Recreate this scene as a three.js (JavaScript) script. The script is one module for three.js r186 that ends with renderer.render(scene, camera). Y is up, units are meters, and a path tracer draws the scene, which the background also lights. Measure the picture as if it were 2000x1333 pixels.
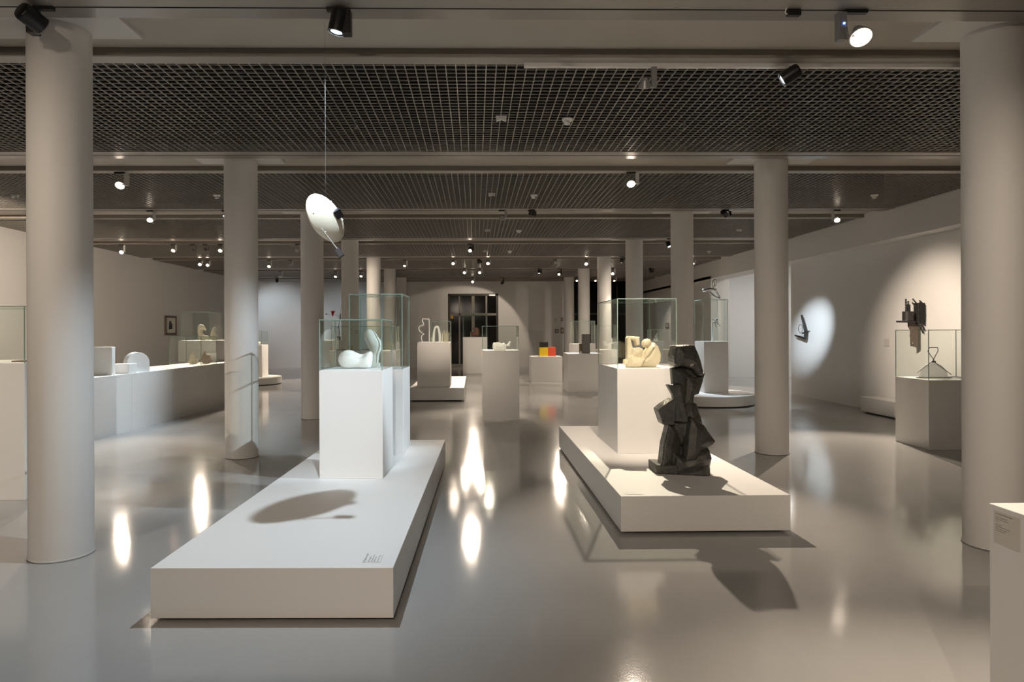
import * as THREE from 'three';
import { RoundedBoxGeometry } from 'three/addons/geometries/RoundedBoxGeometry.js';
import { mergeGeometries } from 'three/addons/utils/BufferGeometryUtils.js';
import { RectAreaLightUniformsLib } from 'three/addons/lights/RectAreaLightUniformsLib.js';

// ---------------------------------------------------------------- camera, exposure
// y up, metres; "d" below is the distance into the hall (world z = -d); the eye stands at x = 0, d = 0
const scene = new THREE.Scene();
scene.background = new THREE.Color(0x000000);
const camera = new THREE.PerspectiveCamera(2 * Math.atan(666.5 / 1300) * 180 / Math.PI, 2000 / 1333, 0.05, 120);
camera.position.set(0, 1.6, 0);
camera.rotation.order = 'YXZ';
camera.rotation.set(0, -0.0171, -0.004);
camera.setViewOffset(2000, 1333, 49.9, 20.7, 2000, 1333);      // shift lens
const renderer = new THREE.WebGLRenderer({ antialias: true });
renderer.toneMapping = THREE.LinearToneMapping;
renderer.toneMappingExposure = 1.34;
renderer.shadowMap.enabled = true;
RectAreaLightUniformsLib.init();
const WARM = new THREE.Color().setRGB(1, 0.83, 0.66), COOL = new THREE.Color().setRGB(0.78, 0.90, 1.0), ROSE = new THREE.Color().setRGB(1, 0.6, 0.42), NEUTRAL = new THREE.Color().setRGB(1, 0.97, 0.93);
const GAIN = 1.0;   // one dial for every lamp

// ---------------------------------------------------------------- helpers
let seed = 20240611;
const rnd = () => { seed = (seed * 1664525 + 1013904223) >>> 0; return seed / 4294967296; };
const taken = {};
const numbered = (n) => { const k = taken[n] = (taken[n] ?? -1) + 1; return k ? `${n}_${String(k).padStart(3, '0')}` : n; };
function tag(o, label, category, group, kind) {
  if (label) o.userData.label = label;
  if (category) o.userData.category = category;
  if (group) o.userData.group = group;
  if (kind) o.userData.kind = kind;
  return o;
}
function thing(name, label, category, [x, y, d] = [0, 0, 0], turn = 0, group) {
  const o = new THREE.Group(); o.name = numbered(name); scene.add(o);
  o.position.set(x, y, -d); o.rotation.y = turn;
  return tag(o, label, category, group);
}
function part(name, geo, mat, parent, x = 0, y = 0, z = 0) {
  const m = new THREE.Mesh(geo, mat); m.name = name; m.position.set(x, y, z);
  m.castShadow = m.receiveShadow = true; parent.add(m); return m;
}
function solo(name, geo, mat, [x, y, d], label, category, group) {       // a thing that is one mesh
  const m = part(numbered(name), geo, mat, scene, x, y, -d); return tag(m, label, category, group);
}
const struct = (o) => tag(o, null, null, null, 'structure');
const box = (w, h, t) => new THREE.BoxGeometry(w, h, t);
const rbox = (w, h, t, r = 0.004) => new RoundedBoxGeometry(w, h, t, 2, r);
const moved = (g, x, y, z) => g.translate(x, y, z);
const V = (x, y, z) => new THREE.Vector3(x, y, z);
const lin = (r, g, b) => new THREE.Color().setRGB(r, g, b);
const tube = (pts, r, closed = false, tension = 0.5, seg = 0) => new THREE.TubeGeometry(new THREE.CatmullRomCurve3(pts.map((p) => V(...p)), closed, 'catmullrom', tension), seg || pts.length * 8, r, 8, closed);
function rods(list) {      // straight rods joined in one part: [[a, b, r], ...]
  return mergeGeometries(list.map(([a, b, r, r2]) => {
    const A = V(...a), B = V(...b), g = new THREE.CylinderGeometry(r2 ?? r, r, A.distanceTo(B), 10);
    g.applyQuaternion(new THREE.Quaternion().setFromUnitVectors(V(0, 1, 0), B.clone().sub(A).normalize()));
    return g.translate(...A.add(B).multiplyScalar(0.5).toArray());
  }));
}

// ---------------------------------------------------------------- procedural textures
function noiseTexture(n, octaves, base, amp, srgb = false, tint = [1, 1, 1]) {
  const grid = (c) => { const a = new Float32Array(c * c); for (let i = 0; i < a.length; i++) a[i] = rnd(); return a; };
  const f = new Float32Array(n * n);
  for (const [cells, weight] of octaves) {
    const g = grid(cells);
    for (let y = 0; y < n; y++) for (let x = 0; x < n; x++) {
      const u = x / n * cells, v = y / n * cells, i = Math.floor(u), j = Math.floor(v); let a = u - i, b = v - j; a = a * a * (3 - 2 * a); b = b * b * (3 - 2 * b);
      const q = (p, r) => g[(r % cells) * cells + p % cells];
      f[y * n + x] += weight * ((q(i, j) * (1 - a) + q(i + 1, j) * a) * (1 - b) + (q(i, j + 1) * (1 - a) + q(i + 1, j + 1) * a) * b - 0.5);
    }
  }
  const data = new Uint8Array(n * n * 4);
  for (let i = 0; i < n * n; i++) { for (let k = 0; k < 3; k++) data[i * 4 + k] = Math.max(0, Math.min(255, 255 * (base + amp * f[i]) * tint[k])); data[i * 4 + 3] = 255; }
  const t = new THREE.DataTexture(data, n, n); t.wrapS = t.wrapT = THREE.RepeatWrapping; t.magFilter = THREE.LinearFilter; t.minFilter = THREE.LinearMipmapLinearFilter; t.generateMipmaps = true;
  if (srgb) t.colorSpace = THREE.SRGBColorSpace; t.needsUpdate = true; return t;
}
const rep = (t, x, y = x) => { const c = t.clone(); c.repeat.set(x, y); c.needsUpdate = true; return c; };
const fineBump = noiseTexture(256, [[128, 0.6], [64, 0.5], [24, 0.4]], 0.5, 0.6);
const floorTone = noiseTexture(512, [[6, 0.5], [17, 0.35], [48, 0.2], [160, 0.12]], 0.93, 0.10);
const floorRough = noiseTexture(512, [[9, 0.5], [40, 0.4], [150, 0.2]], 0.8, 0.35);
const castTone = noiseTexture(256, [[8, 0.6], [24, 0.5], [80, 0.5]], 0.75, 0.55);

// ---------------------------------------------------------------- materials
const std = (color, roughness, extra = {}) => new THREE.MeshStandardMaterial({ color, roughness, ...extra });
const M = {
  floor: new THREE.MeshPhysicalMaterial({ color: lin(0.41, 0.405, 0.395), roughness: 0.105, map: rep(floorTone, 5, 6), roughnessMap: rep(floorRough, 7, 8), bumpMap: rep(fineBump, 90, 100), bumpScale: 0.00018, ior: 1.5 }),
  wall: std(lin(0.76, 0.745, 0.725), 0.85, { bumpMap: rep(fineBump, 14, 4), bumpScale: 0.0004 }),
  alcove: std(lin(0.78, 0.775, 0.765), 0.85),
  column: std(lin(0.72, 0.70, 0.675), 0.62, { bumpMap: rep(fineBump, 3, 9), bumpScale: 0.0003 }),
  paint: std(lin(0.80, 0.79, 0.77), 0.55),
  soffit: std(lin(0.50, 0.46, 0.40), 0.8),
  strip: std(lin(0.38, 0.355, 0.32), 0.38, { metalness: 0.25 }),
  trunking: std(lin(0.34, 0.32, 0.295), 0.28, { metalness: 0.45 }),
  fascia: std(lin(0.26, 0.23, 0.195), 0.6),
  blade: std(lin(0.38, 0.355, 0.32), 0.35, { metalness: 0.3 }),
  plenum: std(lin(0.014, 0.012, 0.010), 0.95),
  track: std(lin(0.72, 0.70, 0.67), 0.4),
  blackMetal: std(lin(0.012, 0.012, 0.013), 0.35),
  greyMetal: std(lin(0.30, 0.30, 0.30), 0.4, { metalness: 0.4 }),
  paleMetal: std(lin(0.62, 0.62, 0.60), 0.35, { metalness: 0.3 }),
  chrome: std(lin(0.88, 0.89, 0.90), 0.24, { metalness: 1 }),
  whitePlastic: std(lin(0.78, 0.77, 0.74), 0.45),
  gap: std(lin(0.02, 0.019, 0.018), 0.9),
  glass: new THREE.MeshPhysicalMaterial({ color: lin(0.985, 1.0, 0.99), roughness: 0.0, transmission: 1, thickness: 0, ior: 1.5, specularIntensity: 0.6, side: THREE.DoubleSide }),
  glassEdge: new THREE.MeshPhysicalMaterial({ color: lin(0.42, 0.56, 0.50), roughness: 0.15, transmission: 0.35, thickness: 0, ior: 1.5 }),
  darkGlass: new THREE.MeshPhysicalMaterial({ color: lin(0.006, 0.0055, 0.005), roughness: 0.1, specularIntensity: 0.35 }),
  frameDark: std(lin(0.05, 0.042, 0.034), 0.5),
  frameGrey: std(lin(0.22, 0.205, 0.18), 0.45, { metalness: 0.4 }),
  bronze: std(lin(0.105, 0.102, 0.091), 0.38, { metalness: 0.35 }),
  plaster: std(lin(0.83, 0.83, 0.81), 0.5),
  stone: std(lin(0.66, 0.57, 0.41), 0.7),
  cream: std(lin(0.78, 0.72, 0.58), 0.6),
  clay: std(lin(0.32, 0.23, 0.15), 0.75),
  darkRed: std(lin(0.12, 0.045, 0.03), 0.5),
  black: std(lin(0.016, 0.014, 0.016), 0.5),
  navy: std(lin(0.018, 0.02, 0.035), 0.35),
  yellow: std(lin(0.86, 0.60, 0.02), 0.45),
  red: std(lin(0.74, 0.09, 0.035), 0.45),
  crimson: std(lin(0.50, 0.02, 0.03), 0.5),
  ochre: std(lin(0.62, 0.38, 0.06), 0.5),
  slate: std(lin(0.17, 0.165, 0.16), 0.6),
  brown: std(lin(0.16, 0.10, 0.065), 0.6),
  wood: std(lin(0.38, 0.24, 0.13), 0.6),
  ironDark: std(lin(0.030, 0.028, 0.027), 0.5, { metalness: 0.3 }),
  plank: std(lin(0.125, 0.09, 0.07), 0.65),
  dish: std(lin(0.62, 0.585, 0.48), 0.3),
  wire: std(lin(0.25, 0.25, 0.25), 0.4, { metalness: 0.6 }),
  frosted: new THREE.MeshPhysicalMaterial({ color: lin(0.92, 0.92, 0.92), roughness: 0.5, transmission: 0.4, thickness: 0 }),
  paper: std(lin(0.74, 0.72, 0.62), 0.8),
  print: std(lin(0.10, 0.095, 0.09), 0.7),
  label: std(lin(0.60, 0.58, 0.56), 0.7),
};
const glowMats = {};
function glow(color, power) {
  const k = color.getHexString() + power;
  return glowMats[k] ??= new THREE.MeshStandardMaterial({ color: 0x111111, roughness: 0.3, emissive: color, emissiveIntensity: power });
}

// ---------------------------------------------------------------- signed distances, meshed by surface nets (sculptures)
const smin = (a, b, k) => { const h = Math.max(k - Math.abs(a - b), 0) / k; return Math.min(a, b) - h * h * k * 0.25; };
const ell = (cx, cy, cz, rx, ry, rz, turn = 0) => { const c = Math.cos(turn), s = Math.sin(turn), m = Math.min(rx, ry, rz); return (x, y, z) => { const a = x - cx, b = y - cy, u = (a * c + b * s) / rx, v = (-a * s + b * c) / ry, w = (z - cz) / rz; return (Math.sqrt(u * u + v * v + w * w) - 1) * m; }; };
const cap = (a, b, ra, rb = ra) => { const d = [b[0] - a[0], b[1] - a[1], b[2] - a[2]], l2 = d[0] ** 2 + d[1] ** 2 + d[2] ** 2; return (x, y, z) => { const t = Math.max(0, Math.min(1, ((x - a[0]) * d[0] + (y - a[1]) * d[1] + (z - a[2]) * d[2]) / l2)); return Math.hypot(x - a[0] - d[0] * t, y - a[1] - d[1] * t, z - a[2] - d[2] * t) - ra - (rb - ra) * t; }; };
function poly2(pts, x, y) {
  let d = Infinity, s = 1;
  for (let i = 0, j = pts.length - 1; i < pts.length; j = i++) {
    const [xi, yi] = pts[i], [xj, yj] = pts[j], ex = xj - xi, ey = yj - yi, wx = x - xi, wy = y - yi, t = Math.max(0, Math.min(1, (wx * ex + wy * ey) / (ex * ex + ey * ey)));
    d = Math.min(d, (wx - ex * t) ** 2 + (wy - ey * t) ** 2);
    const a = y >= yi, b = y < yj, c = ex * wy > ey * wx; if ((a && b && c) || (!a && !b && !c)) s = -s;
  }
  return s * Math.sqrt(d);
}
// slab cut to an outline, its front and back pillowed towards the rim and sheared in depth
const slab = (pts, z0, z1, r = 0.012, shx = 0, shy = 0, pillow = 0.25) => { const mx = pts.reduce((a, p) => a + p[0], 0) / pts.length, my = pts.reduce((a, p) => a + p[1], 0) / pts.length; return (x, y, z) => {
  const p = poly2(pts, x, y) + r, h = (z1 - z0) / 2 - r, zz = Math.abs(z - (z0 + z1) / 2 - shx * (x - mx) - shy * (y - my)) - h + pillow * Math.max(0, 0.05 + p);
  return Math.min(Math.max(p, zz), 0) + Math.hypot(Math.max(p, 0), Math.max(zz, 0)) - r; }; };
const join = (k, ...fs) => (x, y, z) => { let d = fs[0](x, y, z); for (let i = 1; i < fs.length; i++) d = smin(d, fs[i](x, y, z), k); return d; };
const cut = (f, g) => (x, y, z) => Math.max(f(x, y, z), -g(x, y, z));
function mesh(field, lo, hi, step) {
  const f = (x, y, z) => Math.max(field(x, y, z), 0.0005 - y);          // flat underside to stand on
  const n = [0, 1, 2].map((i) => Math.ceil((hi[i] - lo[i]) / step) + 1), at = (i, j, k) => (k * n[1] + j) * n[0] + i, val = new Float32Array(n[0] * n[1] * n[2]);
  for (let k = 0; k < n[2]; k++) for (let j = 0; j < n[1]; j++) for (let i = 0; i < n[0]; i++) val[at(i, j, k)] = f(lo[0] + i * step, lo[1] + j * step, lo[2] + k * step);
  const id = new Int32Array(val.length).fill(-1), P = [], I = [];
  for (let k = 0; k < n[2] - 1; k++) for (let j = 0; j < n[1] - 1; j++) for (let i = 0; i < n[0] - 1; i++) {
    let c = 0, sx = 0, sy = 0, sz = 0;
    for (const [a, b] of EDGES) {
      const va = val[at(i + (a & 1), j + (a >> 1 & 1), k + (a >> 2))], vb = val[at(i + (b & 1), j + (b >> 1 & 1), k + (b >> 2))];
      if ((va < 0) === (vb < 0)) continue; const t = va / (va - vb);
      sx += (a & 1) + t * ((b & 1) - (a & 1)); sy += (a >> 1 & 1) + t * ((b >> 1 & 1) - (a >> 1 & 1)); sz += (a >> 2) + t * ((b >> 2) - (a >> 2)); c++;
    }
    if (c) { id[at(i, j, k)] = P.length / 3; P.push(lo[0] + (i + sx / c) * step, lo[1] + (j + sy / c) * step, lo[2] + (k + sz / c) * step); }
  }
  const quad = (a, b, c, d, flip) => { if (Math.min(a, b, c, d) < 0) return; flip ? I.push(a, c, b, a, d, c) : I.push(a, b, c, a, c, d); };
  for (let k = 1; k < n[2] - 1; k++) for (let j = 1; j < n[1] - 1; j++) for (let i = 1; i < n[0] - 1; i++) {
    const s = val[at(i, j, k)] < 0;
    if (s !== val[at(i + 1, j, k)] < 0) quad(id[at(i, j - 1, k - 1)], id[at(i, j, k - 1)], id[at(i, j, k)], id[at(i, j - 1, k)], !s);
    if (s !== val[at(i, j + 1, k)] < 0) quad(id[at(i - 1, j, k - 1)], id[at(i - 1, j, k)], id[at(i, j, k)], id[at(i, j, k - 1)], !s);
    if (s !== val[at(i, j, k + 1)] < 0) quad(id[at(i - 1, j - 1, k)], id[at(i, j - 1, k)], id[at(i, j, k)], id[at(i - 1, j, k)], !s);
  }
  const N = new Float32Array(P.length), U = new Float32Array(P.length / 3 * 2), e = step * 0.4;
  for (let v = 0; v < P.length; v += 3) {
    const [x, y, z] = [P[v], P[v + 1], P[v + 2]], g = [f(x + e, y, z) - f(x - e, y, z), f(x, y + e, z) - f(x, y - e, z), f(x, y, z + e) - f(x, y, z - e)], l = Math.hypot(...g) || 1;
    for (let q = 0; q < 3; q++) N[v + q] = g[q] / l; U[v / 3 * 2] = x + 0.4 * z; U[v / 3 * 2 + 1] = y + 0.3 * z;
  }
  const g = new THREE.BufferGeometry(); g.setAttribute('position', new THREE.Float32BufferAttribute(P, 3)); g.setAttribute('normal', new THREE.BufferAttribute(N, 3)); g.setAttribute('uv', new THREE.BufferAttribute(U, 2)); g.setIndex(I); return g;
}
const EDGES = []; for (let a = 0; a < 8; a++) for (const b of [1, 2, 4]) if (!(a & b)) EDGES.push([a, a | b]);

// ---------------------------------------------------------------- the hall
const SPAN = 3.708, LINE = (k) => 4.849 + k * SPAN, LAST = 6;             // column lines
const XL = -2.984, XR = 3.838, RC = 0.204;
const LOW = 3.737, SOFF = 3.80, TOP = 4.6;
const WL = -9.6, WR = 7.8, BULK = 7.45, BACK = 29.05, REAR = -5.2;
{
  const fl = new THREE.Group(); fl.name = 'floor'; scene.add(struct(fl));
  part('floor_slab', moved(box(24, 0.2, 40), 0.7, -0.1, -14), M.floor, fl);
}
{
  const w = part('wall_left', moved(box(0.25, TOP, 26.2 - REAR), WL - 0.125, TOP / 2, -(26.2 + REAR) / 2), M.wall, scene); struct(w);
  // the left wall swings round into a curved end wall
  const pts = [[WL, 26.15], [-9.55, 27.0], [-9.3, 27.9], [-8.8, 28.7], [-8.1, 29.3], [-7.2, 29.8], [-6.1, 30.1], [-4.5, 30.2], [-2.8, 30.2]];
  const sh = new THREE.Shape(); sh.moveTo(...pts[0]); sh.splineThru(pts.slice(1).map((p) => new THREE.Vector2(...p))); sh.lineTo(-2.8, 30.5); sh.lineTo(-10.2, 30.5); sh.lineTo(-10.2, 26.15);
  const g = new THREE.ExtrudeGeometry(sh, { depth: TOP, bevelEnabled: false, curveSegments: 12 }); g.rotateX(-Math.PI / 2);
  struct(part('wall_curved', g, M.wall, scene));
  // end wall with the doorway: left and right of it and above it
  const wb = new THREE.Group(); wb.name = 'wall_back'; scene.add(struct(wb));
  const seg = (x0, x1, y0, y1) => part('wall_segment', moved(box(x1 - x0, y1 - y0, 0.3), (x0 + x1) / 2, (y0 + y1) / 2, -(BACK + 0.15)), M.wall, wb);
  seg(-3.35, -1.18, 0, TOP); seg(1.02, 3.92, 0, TOP); seg(-1.18, 1.02, 3.21, TOP);
  part('wall_return', moved(box(0.25, TOP, 1.2), -3.22, TOP / 2, -(BACK + 0.85)), M.wall, wb);
  struct(part('wall_behind_camera', moved(box(18, TOP, 0.25), -0.9, TOP / 2, -REAR + 0.125), M.wall, scene));
  // right: lower wall set back under a bulkhead, open to a bright side room between d = 16.3 and 20.9
  const wr = new THREE.Group(); wr.name = 'wall_right'; scene.add(struct(wr));
  part('lower_wall', moved(box(0.25, 3.3, 16.3 - REAR), WR + 0.125, 1.65, -(16.3 + REAR) / 2), M.wall, wr);
  part('lower_wall', moved(box(0.6, 3.3, 10.2), BULK + 0.3, 1.65, -26.0), M.wall, wr);
  part('bulkhead', moved(box(0.6, TOP - 3.21, 36.4), BULK + 0.3, (TOP + 3.21) / 2, -(31.1 + REAR) / 2), M.wall, wr);
  const al = new THREE.Group(); al.name = 'wall_alcove'; scene.add(struct(al));
  part('alcove_wall', moved(box(4.2, 3.8, 0.2), 10.05, 1.9, -22.3), M.alcove, al);
  part('alcove_wall', moved(box(0.2, 3.8, 6.4), 12.1, 1.9, -19.3), M.alcove, al);
  part('alcove_wall', moved(box(4.2, 3.8, 0.2), 10.05, 1.9, -16.2), M.alcove, al);
  part('alcove_ceiling', moved(box(4.4, 0.2, 6.4), 10.0, 3.9, -19.2), M.alcove, al);
  // dark glazing closing the far right corner
  const wd = new THREE.Group(); wd.name = 'window_1'; scene.add(struct(wd));
  for (let i = 0; i < 4; i++) part('pane', box(0.86, 3.75, 0.02), M.darkGlass, wd, 4.38 + i * 0.9, 1.9, -31.0);
  for (let i = 0; i < 5; i++) part('mullion', box(0.07, 3.8, 0.09), M.frameDark, wd, 3.94 + i * 0.9, 1.9, -31.0);
  part('transom', box(3.6, 0.07, 0.08), M.frameDark, wd, 5.74, 2.35, -31.0);
  struct(part('wall_far_right', moved(box(5, TOP, 0.3), 5.9, TOP / 2, -31.35), M.plenum, scene));
  struct(part('wall_far_return', moved(box(0.25, TOP, 2.2), 3.80, TOP / 2, -30.3), M.wall, scene));
}
// ---- ceiling: soffit strip over every column line, open grid panels between them
{
  const ce = new THREE.Group(); ce.name = 'ceiling'; scene.add(struct(ce));
  part('slab', moved(box(18, 0.2, 38), -0.9, TOP + 0.1, -13.2), M.plenum, ce);
  const cxm = (WL + BULK) / 2, len = BULK - WL;
  const CELL = 0.0828;
  const cross = new THREE.BoxGeometry(len, 0.012, 0.0085), n = Math.round(len / CELL);
  for (let k = -2; k <= LAST; k++) {
    const z = -LINE(k);
    part('soffit', box(len, 0.04, 0.68), M.soffit, ce, cxm, SOFF + 0.02, z - 0.03); part('beam', box(len, TOP - SOFF - 0.04, 0.62), M.plenum, ce, cxm, (TOP + SOFF + 0.04) / 2, z - 0.03);
    part('edge_strip', box(len, 0.10, 0.15), M.strip, ce, cxm, LOW + 0.05, z + 0.51);
    part('cable_trunking', box(len, 0.09, 0.155), M.trunking, ce, cxm, LOW + 0.047, z + 0.352);
    part('track_slot', box(len, 0.012, 0.012), M.gap, ce, cxm, LOW + 0.004, z + 0.43);
    part('fascia', box(len, 0.13, 0.02), M.fascia, ce, cxm, LOW + 0.066, z - 0.35);
    part('edge_strip', box(len, 0.09, 0.135), M.strip, ce, cxm, LOW + 0.045, z - 0.428);
    for (const x of [XL, XR]) part('column_plate', box(1.06, 0.03, 0.66), M.column, ce, x, SOFF - 0.014, z + 0.2);
    // open grid from this line towards the next
    const d0 = LINE(k) + 0.495, d1 = LINE(k + 1) - 0.585, rows = Math.round((d1 - d0) / CELL), run = d1 - d0, long = new THREE.BoxGeometry(0.0085, 0.012, run);
    const panel = new THREE.Group(); panel.name = 'grid_panel'; ce.add(panel); panel.position.set(0, LOW + 0.012, 0);
    const list = [];
    for (let r = 0; r < rows; r++) list.push([cross, cxm, 0, -(d0 + (r + 0.55) * run / rows)]);
    for (let c = 0; c <= n; c++) list.push([long, WL + 0.012 + c * CELL, 0, -(d0 + d1) / 2]);
    if (k === LAST) { const bk = part('end_panel', box(len, 0.06, 1.6), M.fascia, ce, cxm, LOW + 0.03, -(LINE(k) + 1.25)); bk.name = 'end_panel'; continue; }
    if (k === 0) for (const [g, x, y, zz] of list) part('blade', g, M.blade, panel, x, y, zz);
    else { const m = part('blade_field', mergeGeometries(list.map(([g, x, y, zz]) => g.clone().translate(x, y, zz))), M.blade, panel); m.userData.kind = 'stuff'; }
  }
  part('lighting_track', box(3.6, 0.03, 0.045), M.track, ce, 2.2, LOW - 0.014, -(LINE(0) + 0.475));
}
// ---- columns
const ordinal = ['nearest', 'second', 'third', 'fourth', 'fifth', 'sixth', 'seventh'];
for (const [x, side] of [[XL, 'left'], [XR, 'right']]) for (let k = 0; k <= LAST; k++) {
  const prof = [[0, 0], [RC + 0.006, 0], [RC + 0.006, 0.012], [RC, 0.022], [RC, SOFF - 0.02], [0, SOFF - 0.02]].map((p) => new THREE.Vector2(...p));
  solo('column', new THREE.LatheGeometry(prof, 72), M.column, [x, 0, LINE(k)], `white round column, ${ordinal[k]} from the viewer in the ${side} row`, 'column', 'round columns in two rows');
}
// ---- double glass door in the end wall
{
  const dr = new THREE.Group(); dr.name = 'door_1'; scene.add(struct(dr)); dr.position.set(-0.08, 0, -(BACK + 0.1));
  const W = 2.2, H = 3.21, xs = [-1.1, -0.6, 0, 0.58, 1.1];
  for (const x of [-1.055, 1.055]) part('frame', box(0.09, H, 0.16), M.frameDark, dr, x, H / 2, 0);
  part('frame', box(W, 0.09, 0.16), M.frameDark, dr, 0, H - 0.045, 0);
  for (const [x, w] of [[-0.6, 0.07], [0, 0.13], [0.58, 0.07]]) part('stile', box(w, H - 0.1, 0.08), M.frameGrey, dr, x, (H - 0.1) / 2, 0.02);
  part('rail', box(W - 0.18, 0.10, 0.07), M.frameGrey, dr, 0, 2.3, 0.025); part('rail', box(W - 0.18, 0.13, 0.07), M.frameGrey, dr, 0, 0.07, 0.025);
  for (let i = 0; i < 4; i++) for (const [y0, y1] of [[0.13, 2.25], [2.35, 3.12]]) part('pane', box(xs[i + 1] - xs[i] - 0.02, y1 - y0, 0.012), M.darkGlass, dr, (xs[i] + xs[i + 1]) / 2, (y0 + y1) / 2, -0.01);
  for (const x of [-0.11, 0.11]) part('handle', rods([[[x, 0.9, 0.09], [x, 1.5, 0.09], 0.016], [[x, 1.0, 0.04], [x, 1.0, 0.09], 0.01], [[x, 1.4, 0.04], [x, 1.4, 0.09], 0.01]]), M.paleMetal, dr);
  part('notice', box(0.12, 0.14, 0.006), M.ochre, dr, -0.93, 2.19, 0.04);
  part('closer', box(0.26, 0.06, 0.07), M.paleMetal, dr, 0.83, 3.14, 0.08);
  struct(part('wall_behind_door', moved(box(3, TOP, 0.2), 0, TOP / 2, -(BACK + 0.45)), M.plenum, scene));
}

// ---------------------------------------------------------------- lamps
// head: where the lens sits; aim: what it is turned to; every lit lamp carries its own spot just in front of the lens
function lamp({ kind = 'halogen', at: [x, y, d], track, aim, color = WARM, power = 0, angle = 0.35, soft = 0.5, shine = 14, label, side = 1, size = 1 }) {
  const t = thing('track_spotlight', label, 'spotlight', [x, LOW, track ?? d], 0, 'spotlights hung from the ceiling tracks');
  const head = V(x, y, -d).sub(t.position), dir = V(aim[0], aim[1], -aim[2]).sub(V(x, y, -d)).normalize();
  const q = new THREE.Quaternion().setFromUnitVectors(V(0, -1, 0), dir), body = kind === 'halogen' ? M.paleMetal : kind === 'grey' ? M.greyMetal : M.blackMetal;
  const put = (m) => { m.quaternion.copy(q); m.position.copy(head); return m; };
  const black = kind === 'can' || kind === 'square';
  part('adapter', box(0.11 * size, 0.022, 0.035), M.blackMetal, t, 0, -0.011, 0);
  if (kind === 'square') part('gear_box', rbox(0.06, 0.16, 0.07, 0.006), M.blackMetal, t, 0.07 * side, -0.10, 0);
  else part('gear_box', rbox(0.042 * size, Math.max(0.08, -head.y * 0.9), 0.042 * size, 0.004), kind === 'can' ? M.blackMetal : kind === 'grey' ? M.greyMetal : M.paleMetal, t, 0.075 * side * size, -0.02 - Math.max(0.08, -head.y * 0.9) / 2, 0);
  part('arm', rods([[[0.06 * side * size, -0.03, 0], [0.06 * side * size, head.y + 0.01, head.z * 0.8], 0.008], [[0.06 * side * size, head.y + 0.01, head.z * 0.8], [head.x, head.y + 0.02, head.z], 0.008]]), black ? M.blackMetal : M.greyMetal, t);
  const R = 0.052 * size, L = black ? 0.13 * size : 0.07 * size;
  const prof = (black ? [[0, L], [R * 0.85, L], [R, L * 0.9], [R, 0], [R * 0.9, 0], [R * 0.8, 0.02], [0, 0.022]] : [[0, L], [R * 0.45, L], [R * 0.6, L * 0.75], [R * 1.04, 0.004], [R * 1.04, 0], [R * 0.92, 0], [R * 0.7, L * 0.3], [0, L * 0.45]]).map((p) => new THREE.Vector2(...p));
  const h = put(part('head', new THREE.LatheGeometry(prof, 24), body, t));
  const ring = new THREE.TorusGeometry(R * 0.97, R * 0.07, 8, 28); ring.rotateX(Math.PI / 2); part('rim', ring, black ? M.greyMetal : M.paleMetal, h);
  const lens = new THREE.SphereGeometry(R * 0.86, 20, 8, 0, Math.PI * 2, Math.PI * 0.72, Math.PI * 0.28); lens.scale(1, 0.35, 1); lens.translate(0, R * 0.28, 0);
  part('lens', lens, power ? glow(color, shine) : M.glassEdge, h);
  if (power) {
    const s = new THREE.SpotLight(color, power * GAIN, 0, angle, soft, 2); s.position.copy(head).addScaledVector(dir, 0.02); s.castShadow = true; s.shadow.radius = 1.0; s.shadow.mapSize.set(1024, 1024);
    s.target.position.copy(head).addScaledVector(dir, 1); t.add(s, s.target); s.name = 'spot';
  }
  return t;
}
const F0 = LINE(0) - 0.43, F1 = LINE(0) + 0.475;
lamp({ kind: 'square', at: [-2.82, 3.60, 4.40], track: F0, aim: [-1.2, 2.2, 8.0], side: -1, size: 1.15, label: 'black square-bodied spotlight seen from behind at the nearest left column' });
lamp({ kind: 'square', at: [-0.91, 3.575, 4.42], track: F0, aim: [-1.6, 0.3, 4.55], color: COOL, power: 16.5, angle: 0.72, soft: 0.5, shine: 10, side: 1, size: 1.1, label: 'black spotlight with cool white lens above the hanging white disc' });
lamp({ kind: 'grey', at: [2.56, 3.53, 4.36], track: F0, aim: [2.15, 0.8, 2.4], power: 36, angle: 0.50, soft: 0.7, shine: 40, side: -1, size: 1.35, label: 'large dazzling warm spotlight at the top right beside a grey gear box' })
  .add(Object.assign(new THREE.Mesh(new THREE.SphereGeometry(0.007, 12, 8).translate(-0.095, -0.10, 0.031), glow(new THREE.Color().setRGB(0.15, 0.35, 1), 6)), { name: 'indicator' }));
lamp({ kind: 'grey', at: [1.37, 3.55, 5.32], track: F1, aim: [1.75, 0.8, 7.2], power: 28, angle: 0.34, soft: 0.5, shine: 10, side: 1, label: 'grey spotlight with a clear glass lens on the white track' });
lamp({ kind: 'can', at: [2.47, 3.60, 5.30], track: F1, aim: [-2.05, 0.9, 7.25], color: COOL, power: 52, angle: 0.33, soft: 0.35, shine: 8, side: 1, size: 1.1, label: 'black spotlight turned left with cool lens on the white track' });
{ // loose plug with a white lead on the nearest track
  const t = thing('track_plug', 'small black track plug with a white lead beside the dazzling spotlight', 'plug', [2.14, LOW, F0]);
  part('plug', rbox(0.09, 0.04, 0.04, 0.006), M.blackMetal, t, 0, -0.02, 0);
  part('lead', tube([[-0.04, -0.03, 0], [-0.06, -0.02, 0.01], [-0.06, 0.0, 0.03], [-0.05, 0.02, 0.05]], 0.004), M.whitePlastic, t);
}
const D1 = LINE(1) + 0.43, B2 = LINE(2) - 0.45, D3 = LINE(3) + 0.43, B3 = LINE(3) - 0.45, D4 = LINE(4) + 0.43, B4 = LINE(4) - 0.45, D5 = LINE(5) + 0.43, B5 = LINE(5) - 0.45, B6 = LINE(6) - 0.48;
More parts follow.
